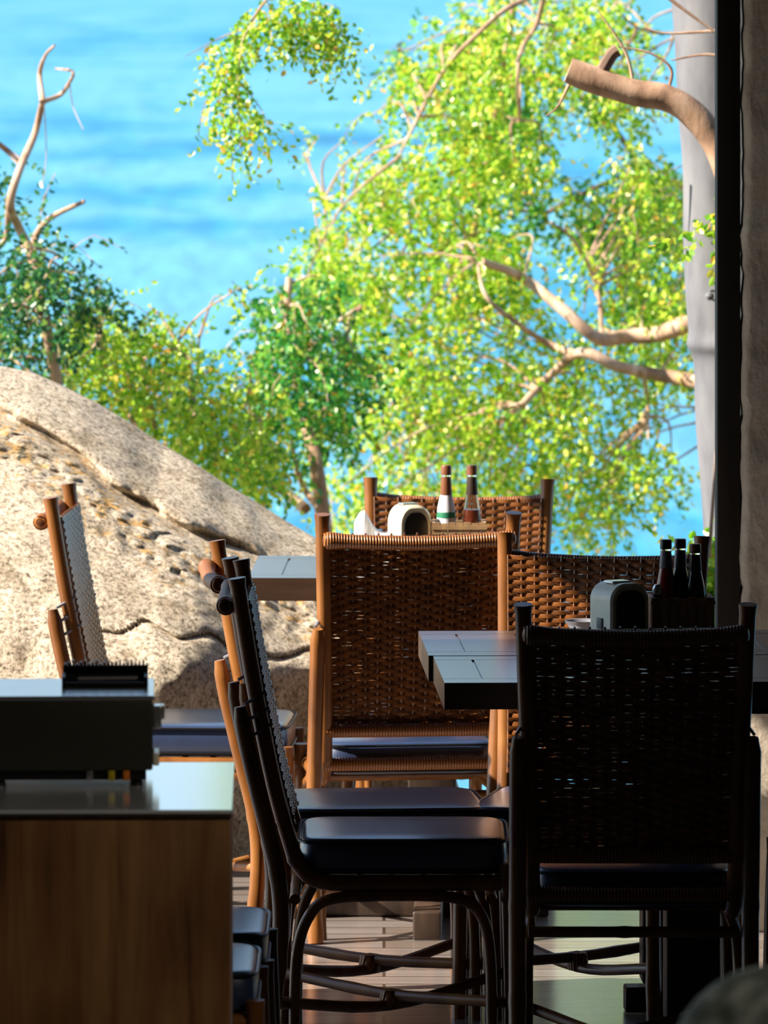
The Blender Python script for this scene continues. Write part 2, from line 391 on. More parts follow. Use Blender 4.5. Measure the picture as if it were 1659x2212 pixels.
make_table('dark wooden table beyond the middle chair, before the boulder', (-.344, 17.56, 0), .92, .66, -1.3, .461, -.50, .60)

# ------------------------------------------------------------ things on the tables
def make_dispenser(label, loc, rz, scale=(1, 1, 1)):
    t = thing('napkin_dispenser', label, 'napkin dispenser', loc, rz, 'napkin dispensers', scale)
    def arch(w, h, y, r):
        P = [(-w, y, 0), (w, y, 0)]
        for k in range(8): a = R(k * 90 / 7); P.append((w - r + r * math.cos(a), y, h - r + r * math.sin(a)))
        for k in range(8): a = R(90 + k * 90 / 7); P.append((-w + r + r * math.cos(a), y, h - r + r * math.sin(a)))
        return P
    m = MB(); m.loft([arch(.047, .130, -.048, .036), arch(.052, .135, -.043, .04), arch(.052, .135, .043, .04), arch(.047, .130, .048, .036)])
    m.build('shell', M['cream'], t)
    m = MB(); m.loft([arch(.038, .120, -.051, .03), arch(.038, .120, -.047, .03)]); f = m.build('faceplate', M['black'], t, label='black faceplate')
    m = MB(); m.box((-.006, -.060, .035), (.006, -.050, .055), .002); m.build('lever', M['black'], t)
    m = MB(); m.box((-.0545, -.012, .03), (-.051, .012, .055), .001); m.build('side_slot', M['black'], t)
    m = MB(); m.box((-.03, -.02, .133), (.02, .02, .139), .002); m.build('napkin_slot', M['steel'], t)
    return t
disp = make_dispenser('cream and black napkin dispenser on the right hand table', (.540, 15.93, TZ), 30)
dup(disp, 'cream and black napkin dispenser on the far table beside a white napkin', (.066, 17.86, TZ), 22, scale=(.86, .9, 1.2))
def make_caddy(label, loc, rz, scale=(1, 1, 1)):
    t = thing('wooden_caddy', label, 'caddy', loc, rz, 'wooden condiment caddies', scale)
    m = MB(); w, d, h = .072, .055, .100
    n = 7
    for i in range(n):
        x0 = -w + i * 2 * w / n
        for y in (-d, d - .008): m.box((x0 + .0007, y, 0), (x0 + 2 * w / n - .0007, y + .008, h - .002 * (i % 2)))
    for x in (-w, w - .008): m.box((x, -d + .008, 0), (x + .008, d - .008, h))
    m.build('slatted_sides', M['caddy'], t, smooth=False)
    m = MB(); m.box((-w + .008, -d + .008, .002), (w - .008, d - .008, .008)); m.build('base', M['caddy'], t)
    m = MB()
    for z in (.02, .085): m.box((-w - .002, -d - .002, z), (w + .002, -d, z + .008)); 
    m.build('band', M['caddy'], t)
    return t
cad = make_caddy('wooden slatted caddy holding bottles on the right hand table', (.683, 15.97, TZ), 3)
dup(cad, 'wooden slatted caddy holding bottles on the far table', (.193, 17.86, TZ), 0, scale=(.96, 1, 1.2))
def make_bottle(label, loc, sauce, capm, neckm, lab, h=1.0, group='sauce bottles', fill=.115):
    t = thing('sauce_bottle', label, 'bottle', loc, 0, group, (1, 1, h))
    m = MB(); m.lathe([(0, 0), (.021, 0), (.0235, .004), (.0235, .105), (.0215, .125), (.0145, .158), (.0115, .175), (.0110, .200), (.0125, .204), (.0125, .208), (0, .208)]); m.build('glass_body', M['glass'], t)
    m = MB(); k = fill
    prof = [(0, .003), (.0205, .004), (.0212, .104)] if k > .104 else [(0, .003), (.0205, .004), (.0212, k)]
    if k > .104:
        for r, z in ((.0195, .124), (.0128, .157), (.0098, .174), (.0095, .195)):
            if z <= k: prof.append((r, z))
    prof.append((0, prof[-1][1] + .001)); m.lathe(prof); m.build('sauce', M[sauce], t)
    m = MB(); m.lathe([(0, .203), (.0135, .203), (.0135, .222), (.012, .225), (0, .225)], n=20); m.build('cap', M[capm], t)
    if neckm:
        m = MB(); m.lathe([(.0120, .168), (.0118, .199), (.0124, .199), (.0152, .160), (.0150, .158)], n=20); m.build('neck_label', M[neckm], t)
    if lab:
        m = MB(); m.lathe([(.0238, .030), (.0243, .030), (.0243, .104), (.0223, .128), (.0158, .157), (.0150, .157)], n=24); l = m.build('label_band', M['white'], t, label='white shoulder label')
        m = MB(); m.lathe([(.0243, .106), (.0247, .106), (.0236, .119), (.0230, .119)], n=24); m.build('label_stripe', M[lab], l, label='green stripe')
    return t
Z = TZ + .009
make_bottle('sauce bottle of red sauce, leftmost in the caddy on the right hand table', (.648, 15.965, Z), 'red_sauce', 'black', 'grey_ceramic', None, .98, fill=.16)
make_bottle('dark sauce bottle with a pale neck, second in the right hand caddy', (.682, 15.985, Z), 'dark_sauce', 'black', 'grey_ceramic', None, .98, fill=.175)
make_bottle('dark sauce bottle nearest the timber post, rightmost in the right hand caddy', (.715, 15.955, Z), 'dark_sauce', 'foil', 'dark_sauce', None, .94, fill=.175)
make_bottle('sauce bottle with white and green label, left in the far caddy', (.160, 17.86, Z), 'dark_sauce', 'foil', 'foil', 'green_print', 1.13, fill=.06)
make_bottle('brown sauce bottle with clear shoulders, right in the far caddy', (.226, 17.86, Z), 'brown_sauce', 'foil', 'table_leg', None, 1.13, fill=.125)
# green and white shoulder of the left far bottle is a paper collar
t = thing('salt_shaker', 'small shaker with steel cap beside the red sauce bottle in the caddy', 'shaker', (.6270, 15.935, Z))
m = MB(); m.lathe([(0, 0), (.010, 0), (.010, .098), (0, .098)]); m.build('shaker_body', M['dark_sauce'], t)
m = MB(); m.lathe([(0, .098), (.011, .098), (.011, .112), (.006, .120), (0, .121)]); m.build('shaker_cap', M['steel'], t)
m = MB(); m.lathe([(0, 0), (.025, 0), (.042, .035), (.045, .036), (.041, .030), (.022, .006), (0, .005)]); o = m.build('small_bowl', M['grey_ceramic'], None, label='small grey bowl left of the napkin dispenser on the right hand table', category='bowl'); o.location = (.462, 16.05, TZ)
m = MB()
rings = []
for i in range(9):
    u = i / 8; x = -.045 + .092 * u; top = .105 + .045 * math.exp(-((u - .22) / .22) ** 2) - .02 * u; 
    rings.append([(x, -.035, .0), (x, -.038 + .004 * math.sin(i * 2), top * .5), (x + .004, -.02, top * .92), (x + .004, .0, top), (x, .02, top * .9), (x, .035, top * .45), (x, .033, 0)])
m.loft(rings); o = m.build('paper_napkin', M['white'], None, label='crumpled white napkin left of the dispenser on the far table', category='napkin'); o.location = (-.032, 17.90, TZ)

# ------------------------------------------------------------ counter with appliance
t = thing('wooden_counter', 'wooden counter with a pale glossy top at the lower left', 'counter', (-.270, 12.30, 0), .9)
m = MB(); W_, D_ = 1.0, .735; m.box((-W_ + .012, .004, .0), (-.002, D_ - .01, .885), .002); m.build('body', M['counter'], t)
m = MB(); m.box((-W_, 0, .885), (0, D_, .897), .001); m.build('edge_board', M['table_leg'], t)
m = MB(); m.box((-W_, -.001, .893), (.001, D_, .900), .001); m.build('worktop', M['laminate'], t, False, label='pale glossy worktop')
t = thing('countertop_appliance', 'dark olive box with a steel top standing on the wooden counter', 'appliance', (-.421, 12.64, .900), 1.9)
m = MB(); m.box((-.56, 0, .030), (0, .31, .158), .004); m.build('casing', M['olive'], t)
m = MB(); m.box((-.563, -.003, .158), (.003, .313, .166), .002); m.build('top_sheet', M['steel'], t, False, label='brushed pale metal top')
m = MB(); m.box((-.555, .012, .012), (-.012, .30, .031)); m.build('base_strip', M['black'], t)
for x in (-.53, -.28, -.03):
    m = MB(); m.lathe([(0, 0), (.013, 0), (.011, .014), (0, .014)], (x, .03, 0)); m.build('rubber_foot', M['black'], t)
for x, mm in ((-.115, 'steel'), (-.075, 'yellow'), (-.048, 'orange')):
    m = MB(); m.box((x - .006, -.004, .012), (x + .006, .013, .030), .002); m.build('button', M[mm], t, label={'steel': 'pale', 'yellow': 'yellow', 'orange': 'orange'}[mm] + ' button')
m = MB(); m.box((0, .05, .10), (.016, .09, .142), .003); m.box((0, .10, .112), (.022, .13, .138), .003); m.build('side_knob', M['steel'], t)
m = MB(); m.box((0, .03, .035), (.012, .12, .058), .003); m.build('side_valve', M['cream'], t)
t = thing('black_tray', 'black ridged tray lying on the steel top of the dark box', 'tray', (-.51, 12.78, 1.066), 1.5)
m = MB(); m.box((-.083, 0, 0), (.075, .12, .006)); m.box((-.083, 0, 0), (-.077, .12, .02)); m.box((.069, 0, 0), (.075, .12, .02)); m.box((-.083, .114, 0), (.075, .12, .030)); m.box((-.083, 0, 0), (.075, .006, .010))
m.build('tray_body', M['black'], t, smooth=False)
m = MB()
for k in range(22):
    x = -.080 + k * .0072; m.box((x, .098, .026), (x + .004, .122, .034 + .003 * (k % 3)))
m.build('ridge', M['black'], t, smooth=False)
m = MB(); m.tube([(-.055, .03, .015), (.055, .045, .015)], .004, 8, 0, 1); o = m.build('pen', M['steel'], None, label='slim silver pen lying in the black tray', category='pen'); o.location = (-.51, 12.78, 1.064)

# ------------------------------------------------------------ stone post, near right
t = thing('stone_post', 'rounded mottled grey green stone top at the lower right corner', 'stone post', (.505, 9.0, 0))
m = MB(); m.lathe([(0, 0), (.125, 0), (.125, .04), (.10, .06), (.098, .80), (0, .80)], n=32); m.build('shaft', M['stone'], t)
m = MB(); P = []
for k in range(15):
    a = R(-70 + 160 * k / 14); P.append((.140 * math.cos(a), .955 + .145 * math.sin(a)))
m.lathe([(0, .80)] + [(max(r, .0), z) for r, z in P], n=40); m.build('round_top', M['stone'], t)

# ------------------------------------------------------------ room shell
def struct(name, m, mat, smooth=False):
    return m.build(name, mat, None, smooth=smooth, kind='structure')
m = MB(); m.box((-5.5, -3.0, -.12), (3.2, 18.35, 0)); struct('floor', m, M['floor'])
NX, NY = -2.04, 15.3     # unseen roof notch, shaped so sun patches land on the chairs
m = MB(); m.box((NX, -3.0, 3.0), (3.6, 18.6, 3.14)); m.box((-5.6, -3.0, 3.0), (NX, NY, 3.14)); struct('ceiling', m, M['ceiling'])
m = MB(); m.box((-5.6, -3.0, 0), (-5.45, NY, 3.0)); struct('wall_left', m, M['wall'])
m = MB(); m.box((-5.6, -3.15, 0), (3.3, -3.0, 3.0)); struct('wall_back', m, M['wall'])
m = MB(); m.box((3.05, -3.0, 0), (3.2, 18.2, 3.0)); struct('wall_right', m, M['wall'])
# plastered pillar with an uneven left arris
m = MB(); rings = []
for k in range(121):
    z = 3.0 * k / 120
    e = .008 * noise.noise(Vector((0, 3.1, z * 9))) + .006 * noise.noise(Vector((5, 1, z * 30))) - .004 * math.sin(z * 2.2)
    x0 = .889 + e; e2 = .005 * noise.noise(Vector((9, 3.1, z * 12)))
    rings.append([(x0, 17.42, z), (x0 - .001, 17.22, z), (x0 + .008, 17.203 + e2, z), (x0 + .02, 17.196 + e2, z), (1.25, 17.195 + e2, z), (1.6, 17.195, z), (1.6, 17.42, z)])
m.loft(rings); struct('trim_2', m, M['plaster'], True)
bpy.data.objects['trim_2']['label'] = 'rough plastered pillar at the right edge'
m = MB(); m.box((.826, 17.22, 0), (.884, 17.34, 3.0), .003); struct('trim_1', m, M['dark_post'], True)
bpy.data.objects['trim_1']['label'] = 'black timber post before the plastered pillar'

# ------------------------------------------------------------ boulder
sil = [(-700, 1150), (-420, 900), (-200, 800), (0, 790), (70, 806), (130, 832), (210, 872), (290, 922), (360, 968), (430, 1010), (500, 1056), (560, 1092), (620, 1128), (680, 1162), (760, 1230), (860, 1380), (960, 1600), (1050, 1900)]
crk = [(-700, 1000), (-200, 880), (0, 905), (60, 935), (120, 965), (180, 1000), (250, 1060), (330, 1105), (420, 1160), (540, 1205), (660, 1262), (800, 1500), (1050, 1950)]
def interp(tab, x):
    for (a, b), (c, d) in zip(tab, tab[1:]):
        if a <= x <= c: return b + (d - b) * (x - a) / (c - a)
    return tab[0][1] if x < tab[0][0] else tab[-1][1]
def sm(a, b, x):
    t_ = max(0, min(1, (x - a) / (b - a))); return t_ * t_ * (3 - 2 * t_)
m = MB(); NXg, NVf, NVb = 260, 300, 40; rings = []; lich = []
X0, X1 = -1.95, .25
for i in range(NXg + 1):
    X = X0 + (X1 - X0) * i / NXg
    sh = .42 * sm(-.62, -.15, X) + .25 * sm(-1.1, -1.9, X); run = 1.3
    for _ in range(6):
        Yt = 18.12 + run + sh; px = CX + X * F_PX / Yt
        zs = max(.02, CAM_H - (interp(sil, px) - YH) * Yt / F_PX); run = 1.3 * max(.12, min(1, (zs - .4) / .65))
    zc = CAM_H - (interp(crk, px) - YH) * 18.75 / F_PX + .012 * noise.noise(Vector((X * 9, 2, 2)))
    row = []
    for k in range(NVf + 1):
        u = k / NVf; z = -.25 + (zs + .25) * math.sin(u * math.pi / 2) ** .9
        zz = z; uc = .50
        if zz < uc: Y = 18.12 + .26 * ((uc - zz) / .75) ** 1.5
        else: Y = 18.12 + run * (max(0, (zz - uc)) / max(.2, zs - uc)) ** 1.7 if zs > uc + .02 else 18.12
        Y += sh
        dz = z - zc
        Y += .12 * math.exp(-(dz / .014) ** 2) * (.6 + .6 * noise.noise(Vector((X * 5, 7, 1))))  # crack
        Y -= .06 * sm(0, .05, dz) * math.exp(-max(0, dz) / .25)                                  # upper slab overhangs
        p = Vector((X, Y, z))
        Y += -.03 * noise.noise(p * 2.2) + .022 * noise.noise(p * 7) + .007 * noise.noise(p * 24)
        band = math.exp(-((dz + .06) / .07) ** 2)
        Y += band * .032 * noise.noise(p * 30)
        # second crack low down
        c2 = .60 + .05 * math.sin(X * 7) + .03 * noise.noise(Vector((X * 12, 0, 4)))
        Y += .03 * math.exp(-((z - c2) / .006) ** 2) * sm(-.95, -.6, X)
        row.append((X + .01 * noise.noise(p * 5 + Vector((9, 0, 0))), Y, z + .006 * noise.noise(Vector((X * 11, 0, 3)))))
        lich.append(min(1, .05 + band * 1.2))
    Yl = row[-1][1]
    for k in range(1, NVb + 1):
        u = k / NVb; row.append((X, Yl + 1.6 * math.sin(u * math.pi / 2), zs - (zs + .6) * (1 - math.cos(u * math.pi / 2)))); lich.append(.1)
    rings.append(row)
nv = len(rings[0]); m.v = [v for r in rings for v in r]
m.f = [(i * nv + k, (i + 1) * nv + k, (i + 1) * nv + k + 1, i * nv + k + 1) for i in range(NXg) for k in range(nv - 1)]
m.f += [tuple(range(nv)), tuple(reversed([NXg * nv + k for k in range(nv)]))]
m.f += [tuple((i * nv) for i in range(NXg, -1, -1)) + tuple(i * nv + nv - 1 for i in range(NXg + 1))]
ro = m.build('granite_boulder', M['rock'], None, label='huge speckled granite boulder sloping down behind the chairs', category='boulder')
at = ro.data.attributes.new('lichen', 'FLOAT', 'POINT'); at.data.foreach_set('value', lich)

# ------------------------------------------------------------ hillside and sea
m = MB(); rings = []
for i in range(41):
    Y = 18.35 + 45 * (i / 40) ** 1.5
    zb = -1.6 - 11.6 * sm(24, 58, Y)
    rings.append([(x, Y, zb + .35 * noise.noise(Vector((x * .4, Y * .4, 0)))) for x in [-30 + 1.5 * k for k in range(41)]])
m.v = [v for r in rings for v in r]; m.f = [(i * 41 + k, i * 41 + k + 1, (i + 1) * 41 + k + 1, (i + 1) * 41 + k) for i in range(40) for k in range(40)]
m.build('hillside', M['soil'], None, kind='structure')
m = MB(); m.add([(-1500, 40, -12), (1500, 40, -12), (1500, 9000, -12), (-1500, 9000, -12)], [(0, 1, 2, 3)])
m.build('sea', M['sea'], None, kind='structure')
m = MB(); m.box((-5.5, 18.22, -1.7), (3.2, 18.35, -.12)); struct('trim_3', m, M['wall'])

# ------------------------------------------------------------ trees
def leaf_cloud(mb, tw, c, rad, n_twigs, L=.026, Wd=.0155, droop=.9):
    for _ in range(n_twigs):
        while True:
            q = Vector([random.uniform(-1, 1) for _ in range(3)])
            if q.length < 1: break
        p = Vector((c.x + q.x * rad[0], c.y + q.y * rad[1], c.z + q.z * rad[2]))
        d = Vector((random.gauss(0, 1), random.gauss(0, 1), random.gauss(-droop * .8, .8))).normalized()
        ln = random.uniform(.09, .20); nl = int(ln / .0135)
        d2 = (d + Vector((0, 0, -droop * .6))).normalized()
        if tw is not None and random.random() < .12: tw.tube([p, p + d * ln * .5, p + d2 * ln], .0016, 3, 0, 2)
        for k in range(nl):
            u = (k + 1) / nl; pos = p + (d * (1 - u) + d2 * u) * ln * u
            a = Vector((random.gauss(0, 1), random.gauss(0, 1), random.gauss(-.3, .8))).normalized()
            a = (a + d2 * .5).normalized(); side = a.orthogonal().normalized()
            side = Quaternion(a, random.uniform(0, 6.28)) @ side; nn = a.cross(side)
            l = L * random.uniform(.7, 1.25); w = Wd * random.uniform(.7, 1.2) * .5
            mb.add([pos, pos + a * l * .4 + side * w + nn * w * .3, pos + a * l * .75 + side * w * .75 + nn * w * .2, pos + a * l, pos + a * l * .75 - side * w * .75 + nn * w * .2, pos + a * l * .4 - side * w + nn * w * .3],
                   [(0, 1, 2, 3), (0, 3, 4, 5)])
def make_tree(name, label, cat, base, trunks, clumps, leaf, bark, Y, spread=.35, group=None, dens=1.0, L=.026, droop=.9):
    """trunks: [(px path, r0, r1, depth offset)], clumps: (x, y, rx, ry, weight) in photo pixels, at depth Y +- spread"""
    t = thing(name, label, cat, base, 0, group); inv = Vector(base)
    def nb(mb, nm, mat, smooth=True):
        mb.v = [tuple(Vector(v) - inv) for v in mb.v]; return mb.build(nm, mat, t, smooth)
    skel = []
    for path, r0, r1, dy in trunks:
        m = MB(); P = [pt(x, y, Y + dy + .10 * math.sin(i * 1.7)) for i, (x, y) in enumerate(path)]
        m.tube(P, r0, 10, 0, 6, rf=lambda u: (r0 + (r1 - r0) * u) * (1 + .10 * noise.noise(Vector((u * 14, r0 * 99, 0)))))
        skel += catmull(P, 4); nb(m, 'branch' if r0 < .03 else 'trunk', bark)
    lf, tw = MB(), MB(); s = F_PX / Y
    for (x, y, rx, ry, w) in clumps:
        c = pt(x, y, Y + random.uniform(-spread, spread)); near = min(skel, key=lambda q: (q - c).length)
        if (near - c).length > .13:
            mid = near.lerp(c, .5) + Vector((random.uniform(-.05, .05), 0, random.uniform(0, .07)))
            tw.tube([near, mid, c], .006, 5, 0, 4, rf=lambda u: .006 - .004 * u)
        area = (rx / s) * (ry / s) * math.pi
        leaf_cloud(lf, tw, c, (rx / s, spread, ry / s), max(3, int(area * 1900 * w * dens)), L=L, Wd=L * .6, droop=droop)
    for o_ in (nb(lf, 'foliage', leaf, False), nb(tw, 'twigs', bark)): o_['kind'] = 'stuff'
    return t
def scatter(poly, step, r, w, jit=.5, holes=()):
    def inside(x, y):
        c = False; n = len(poly)
        for i in range(n):
            x1, y1 = poly[i]; x2, y2 = poly[(i + 1) % n]
            if (y1 > y) != (y2 > y) and x < (x2 - x1) * (y - y1) / (y2 - y1) + x1: c = not c
        return c
    out = []; xs = [p[0] for p in poly]; ys = [p[1] for p in poly]; y = min(ys)
    while y < max(ys):
        x = min(xs)
        while x < max(xs):
            a, b = x + random.uniform(-jit, jit) * step, y + random.uniform(-jit, jit) * step
            if a > 1120 and b < 560 and random.random() < .33: x += step; continue
            if inside(a, b) and not any(((a - hx) / hr) ** 2 + ((b - hy) / hv) ** 2 < 1 for hx, hy, hr, hv in holes):
                k = random.uniform(.7, 1.25); out.append((a, b, r * k, r * k * random.uniform(.7, 1.2), w * random.uniform(.5, 1.4)))
            x += step
        y += step
    return out
# left tree with bare forked limbs
make_tree('bare_limbed_tree', 'tree with bare forked limbs and dark green leaves rising behind the boulder at far left', 'tree', tuple(pt(130, 2300, 21.9)),
    [([(150, 1400), (140, 1000), (122, 820), (95, 680), (70, 560), (40, 490), (22, 440), (45, 360), (75, 290), (92, 220)], .026, .010, 0),
     ([(92, 220), (86, 160), (98, 120), (118, 98)], .010, .004, 0), ([(92, 220), (130, 205), (150, 178), (157, 155), (120, 148)], .009, .003, .05),
     ([(45, 352), (15, 325), (-30, 290)], .012, .006, 0), ([(70, 560), (78, 510), (110, 470), (182, 435)], .014, .007, .1), ([(20, 440), (10, 520), (-40, 560)], .012, .006, 0),
     ([(150, 178), (158, 230), (180, 280)], .002, .001, 0), ([(95, 225), (100, 330), (92, 400)], .002, .001, 0)],
    scatter([(-60, 520), (60, 500), (130, 520), (175, 570), (225, 600), (200, 660), (190, 740), (120, 760), (110, 830), (-60, 830)], 48, 40, .9) + [(5, 400, 22, 40, .6), (105, 375, 14, 14, .3), (120, 500, 40, 30, .35), (35, 470, 45, 25, .6), (165, 590, 50, 20, .5)],
    M['leaf_dark'], M['bark'], 21.9, .28, dens=.75, L=.026)
make_tree('lime_shrub', 'lime green shrub along the boulder crest, left of the leaning trunk', 'shrub', tuple(pt(300, 2250, 22.4)),
    [([(330, 1500), (340, 1100), (330, 900), (300, 780)], .018, .005, 0), ([(340, 1100), (420, 850), (430, 730)], .014, .004, .1), ([(335, 1000), (240, 820), (210, 720)], .012, .004, -.1), ([(420, 900), (410, 790), (380, 740)], .010, .004, 0), ([(340, 1300), (520, 1000), (540, 860)], .014, .005, 0)],
    scatter([(130, 700), (190, 640), (240, 660), (300, 700), (330, 655), (420, 720), (440, 770), (520, 770), (580, 800), (600, 1000), (560, 1080), (460, 1010), (330, 930), (200, 850), (130, 830)], 44, 38, 1.0) + [(325, 665, 15, 30, .6), (250, 650, 40, 12, .5), (520, 620, 45, 14, .5), (478, 640, 30, 14, .4), (410, 690, 25, 25, .3)],
    M['leaf_lime'], M['bark'], 22.4, .30, dens=.80)
make_tree('leaning_tree', 'tree with a leaning brown trunk rising behind the boulder in the centre', 'tree', tuple(pt(705, 2150, 23.0)),
    [([(715, 1600), (712, 1300), (700, 1140), (682, 1000), (655, 890), (632, 780), (622, 660), (625, 600)], .040, .012, 0),
     ([(690, 1100), (660, 1060), (640, 1010), (632, 960)], .014, .006, -.1), ([(640, 800), (700, 720), (780, 660)], .010, .005, .1), ([(660, 1100), (610, 1060), (560, 1040)], .020, .012, -.05)],
    scatter([(560, 660), (600, 620), (680, 600), (760, 660), (780, 760), (760, 900), (720, 980), (640, 940), (560, 860), (520, 780)], 50, 42, .9) + scatter([(560, 880), (640, 930), (640, 1040), (580, 1020)], 40, 34, .6),
    M['leaf_green'], M['bark'], 23.0, .3, dens=.75, L=.028)
holes = [(1290, 330, 75, 95), (1050, 720, 65, 80), (1240, 610, 60, 70), (1150, 420, 40, 70), (1000, 200, 40, 50), (1340, 590, 70, 55), (1300, 470, 45, 40), (1190, 280, 35, 60), (1420, 300, 60, 60), (1430, 880, 55, 70), (1380, 640, 45, 35), (760, 950, 55, 75), (820, 1020, 40, 45), (1190, 680, 38, 60), (1090, 1010, 45, 28), (1350, 1060, 50, 35)]
make_tree('spreading_tree', 'large spreading tree with pinkish limbs and lime leaves filling the upper right', 'tree', tuple(pt(1700, 2100, 24.0)),
    [([(1720, 1900), (1700, 1300), (1640, 950), (1560, 840), (1490, 822), (1400, 806), (1330, 790), (1255, 762), (1190, 810), (1130, 872)], .055, .012, -.6),
     ([(1640, 950), (1600, 780), (1540, 700), (1480, 702), (1420, 722), (1350, 727), (1290, 730), (1220, 672), (1150, 615), (1110, 590), (1040, 565)], .040, .013, -.6),
     ([(1250, 768), (1180, 740), (1120, 700), (1050, 640), (1030, 560)], .013, .005, -.6),
     ([(1300, 725), (1290, 620), (1240, 520), (1190, 480)], .009, .004, -.6),
     ([(1390, 800), (1400, 880), (1400, 950)], .008, .003, -.6),
     ([(1620, 900), (1640, 400), (1500, 60), (1420, -60)], .030, .012, .3), ([(1420, -60), (1250, -40), (1110, 10), (1030, 75), (960, 150), (890, 280), (860, 340)], .013, .004, -.55),
     ([(1180, -30), (1160, 50), (1125, 110), (1118, 180), (1122, 260)], .010, .004, -.55), ([(1110, 10), (1060, 300), (1000, 600), (900, 900)], .014, .004, .3), ([(1000, 560), (850, 500), (700, 430)], .010, .003, .2),
     ([(1560, 80), (1500, 30), (1440, -10)], .008, .005, -.4), ([(1560, 70), (1480, 72), (1390, 66), (1340, 30)], .006, .004, -.4)],
    scatter([(560, 640), (620, 570), (700, 500), (730, 430), (790, 420), (800, 340), (880, 320), (880, 160), (960, 60), (1000, -30), (1380, -30), (1400, 120), (1330, 180), (1480, 260), (1480, 880), (1500, 1000), (1430, 1040), (1250, 1150), (1180, 1080), (1010, 1100), (760, 1130), (700, 1040), (720, 950), (800, 880), (760, 700)], 56, 46, .85, holes=holes)
    + [(690, 293, 32, 7, .5), (745, 300, 28, 12, .6), (800, 250, 10, 45, .6), (700, 405, 30, 10, .6), (830, 290, 30, 25, .9), (750, 350, 30, 14, .3), (1250, 1160, 35, 22, .6), (1140, 1060, 40, 30, .7), (870, 110, 22, 50, .7), (900, 150, 30, 50, .6)],
    M['leaf_lime'], M['bark'], 24.0, .45, dens=.72)
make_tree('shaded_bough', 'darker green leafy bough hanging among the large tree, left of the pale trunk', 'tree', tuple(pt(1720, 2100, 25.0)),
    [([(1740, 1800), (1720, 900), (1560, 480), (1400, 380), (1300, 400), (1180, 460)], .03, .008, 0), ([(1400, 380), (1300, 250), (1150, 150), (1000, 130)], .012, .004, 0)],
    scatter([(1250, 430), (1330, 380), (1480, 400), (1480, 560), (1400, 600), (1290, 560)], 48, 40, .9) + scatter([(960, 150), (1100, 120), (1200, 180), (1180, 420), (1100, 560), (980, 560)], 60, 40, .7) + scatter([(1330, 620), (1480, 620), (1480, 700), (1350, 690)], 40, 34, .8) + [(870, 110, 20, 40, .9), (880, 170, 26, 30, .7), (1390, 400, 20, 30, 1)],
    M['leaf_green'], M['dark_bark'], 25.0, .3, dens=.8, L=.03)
make_tree('hanging_spray', 'hanging leafy spray at the top left of centre against the sea', 'branch', tuple(pt(640, -160, 21.0)),
    [([(900, -220), (760, -120), (640, -60), (560, 20), (520, 110), (515, 200), (520, 320)], .007, .002, 0), ([(640, -60), (700, 20), (740, 80)], .004, .002, 0), ([(540, 60), (480, 80), (400, 122)], .003, .001, 0), ([(520, 180), (560, 230), (580, 270)], .002, .001, 0)],
    [(560, 35, 45, 35, 1), (640, 20, 60, 30, 1.1), (700, 40, 55, 35, 1.0), (735, 75, 26, 22, .8), (520, 80, 38, 26, .9), (470, 95, 26, 14, .8), (430, 112, 22, 6, .6), (500, 140, 32, 28, .9), (505, 195, 32, 28, 1), (510, 245, 32, 28, 1), (515, 290, 20, 22, .9), (560, 262, 20, 14, .5), (650, 60, 22, 26, .8), (470, 200, 14, 30, .5), (550, 310, 8, 14, .4)],
    M['leaf_lime'], M['bark'], 21.0, .10, dens=1.7, L=.024, droop=1.1)
make_tree('small_bush', 'small bright green bush between the pale trunk and the black post', 'shrub', tuple(pt(1560, 2250, 19.28)),
    [([(1560, 2300), (1550, 1500), (1535, 1320), (1530, 1230)], .010, .003, 0)],
    [(1535, 1215, 22, 22, 1), (1530, 1260, 20, 30, 1), (1540, 1310, 25, 30, 1.2), (1560, 1250, 20, 40, 1), (1545, 1360, 25, 30, 1), (1550, 485, 14, 22, 1.2)],
    M['leaf_lime'], M['bark'], 19.28, .06, dens=4.5, L=.035, droop=.2)
# cut limb and the pale trunk it crosses
t = thing('pale_trunk', 'thick pale grey tree trunk just left of the black timber post', 'tree trunk', (0.98, 19.5, -1.6))
base = Vector((0.98, 19.5, -1.6)); m = MB()
def rt(z):
    return .118 + .010 * math.exp(-((z - 1.33) / .02) ** 2) + .008 * sm(1.25, 1.36, z)
P = [(1632, 2900), (1625, 1500), (1616, 1250), (1600, 1000), (1590, 800), (1585, 742), (1576, 600), (1572, 400), (1560, 200), (1548, 0), (1530, -300)]
P = catmull([pt(x, y, 19.5) for x, y in P], 10); rings = []
for p in P:
    r = rt(p.z); rings.append([Vector((p.x + r * math.cos(a), p.y + r * math.sin(a), p.z)) - base + Vector((.005 * noise.noise(Vector((a, p.z * 4, 0))), 0, 0)) for a in [2 * math.pi * k / 28 for k in range(28)]])
m.loft(rings); m.build('trunk', M['palm'], t)
for x, y in ((1533, 640),):
    m = MB(); c = pt(x, y, 19.36) - base; m.lathe([(0, -.012), (.010, -.008), (.013, 0), (.010, .008), (0, .012)], c, 12); m.build('knot', M['palm'], t)
t = thing('sawn_limb', 'thick pinkish sawn off limb crossing in front of the pale trunk', 'tree limb', (1.15, 19.0, -1.6)); base = Vector((1.15, 19.0, -1.6))
m = MB(); Q = [(1760, 2300), (1750, 1200), (1680, 700), (1600, 450), (1550, 320), (1500, 250), (1440, 212), (1370, 200), (1290, 175), (1228, 152)]
m.tube([pt(x, y, 19.1) - base for x, y in Q], .04, 14, 0, 8, rf=lambda u: (.058 - .022 * u) * (1 + .12 * noise.noise(Vector((u * 22, 0, 0))))); m.build('limb', M['bark'], t)
m = MB(); m.tube([pt(1290, 172, 19.1) - base, pt(1320, 120, 19.1) - base, pt(1335, 108, 19.1) - base], .018, 8, 0, 4); m.build('stub', M['dark_bark'], t)
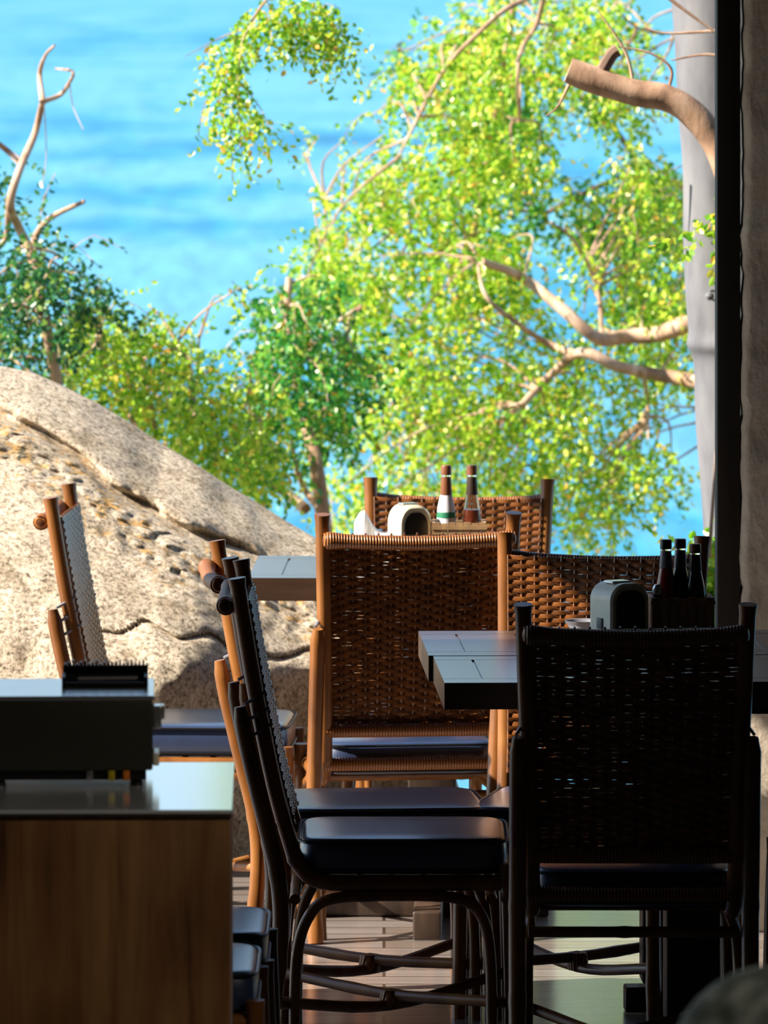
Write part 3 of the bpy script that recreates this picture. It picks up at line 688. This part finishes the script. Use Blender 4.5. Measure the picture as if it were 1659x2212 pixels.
for i, q in enumerate([[(1440, 205), (1450, 150), (1405, 115), (1335, 100)], [(1370, 190), (1350, 110), (1290, 20)], [(1410, -30), (1490, 30), (1560, 80), (1600, 110)], [(1620, 62), (1530, 68), (1440, 72), (1390, 60)], [(1620, 135), (1530, 118), (1450, 130)], [(1230, 180), (1205, 230), (1180, 250)]]):
    m = MB(); m.tube([pt(x, y, 19.1 + .05 * i) - base for x, y in q], .004, 6, 0, 5, rf=lambda u: .006 - .004 * u); m.build('twig', M['bark'], t)

# ------------------------------------------------------------ light
d = Vector((.74, .18, -.62)).normalized()
sun = bpy.data.lights.new('sun', 'SUN'); sun.energy = 14.0; sun.angle = R(.6); sun.color = (1, .90, .76)
so = bpy.data.objects.new('sun', sun); COL.objects.link(so); so.rotation_mode = 'QUATERNION'; so.rotation_quaternion = d.to_track_quat('-Z', 'Y'); so.location = (-8, 10, 8)
w = bpy.data.worlds.new('world'); SC.world = w; w.use_nodes = True; nt = w.node_tree
sky = nt.nodes.new('ShaderNodeTexSky'); sky.sky_type = 'NISHITA'; sky.sun_disc = False
sky.sun_elevation = math.asin(-d.z); sky.sun_rotation = math.atan2(-d.x, -d.y)
sky.ozone_density = 2.0; sky.dust_density = .4
nt.links.new(sky.outputs[0], nt.nodes['Background'].inputs[0]); nt.nodes['Background'].inputs[1].default_value = .25

for nm, loc, aim, e, sz in (('counter_fill_light', (1.6, 10.6, 2.8), (-.75, 12.3, .65), 68, 40), ('stone_fill_light', (.1, 8.2, 2.8), (.5, 9.0, 1.0), 26, 40)):  # unseen fill spots added to brighten the counter front and the stone top
    l = bpy.data.lights.new(nm, 'SPOT'); l.energy = e; l.spot_size = R(sz); l.spot_blend = .5; l.shadow_soft_size = .08; l.color = (1, .86, .70)
    o = bpy.data.objects.new(nm, l); COL.objects.link(o); o.location = loc
    o.rotation_mode = 'QUATERNION'; o.rotation_quaternion = (Vector(aim) - Vector(loc)).to_track_quat('-Z', 'Y')

# ------------------------------------------------------------ camera
cam = bpy.data.cameras.new('camera'); co = bpy.data.objects.new('camera', cam); COL.objects.link(co); SC.camera = co
cam.sensor_fit = 'HORIZONTAL'; cam.sensor_width = 36; cam.lens = 36 * F_PX / 1659
co.location = (0, 0, CAM_H); co.rotation_euler = (R(90), 0, 0)
cam.shift_y = -(1106 - YH) / 1659
cam.clip_end = 12000; cam.clip_start = .1
cam.dof.use_dof = True; cam.dof.focus_distance = 15.8; cam.dof.aperture_fstop = 11.5
SC.view_settings.view_transform = 'Standard'; SC.view_settings.look = 'None'; SC.view_settings.gamma = 1
SC.view_settings.use_curve_mapping = False; SC.view_settings.exposure = 0
SC.cycles.max_bounces = 8
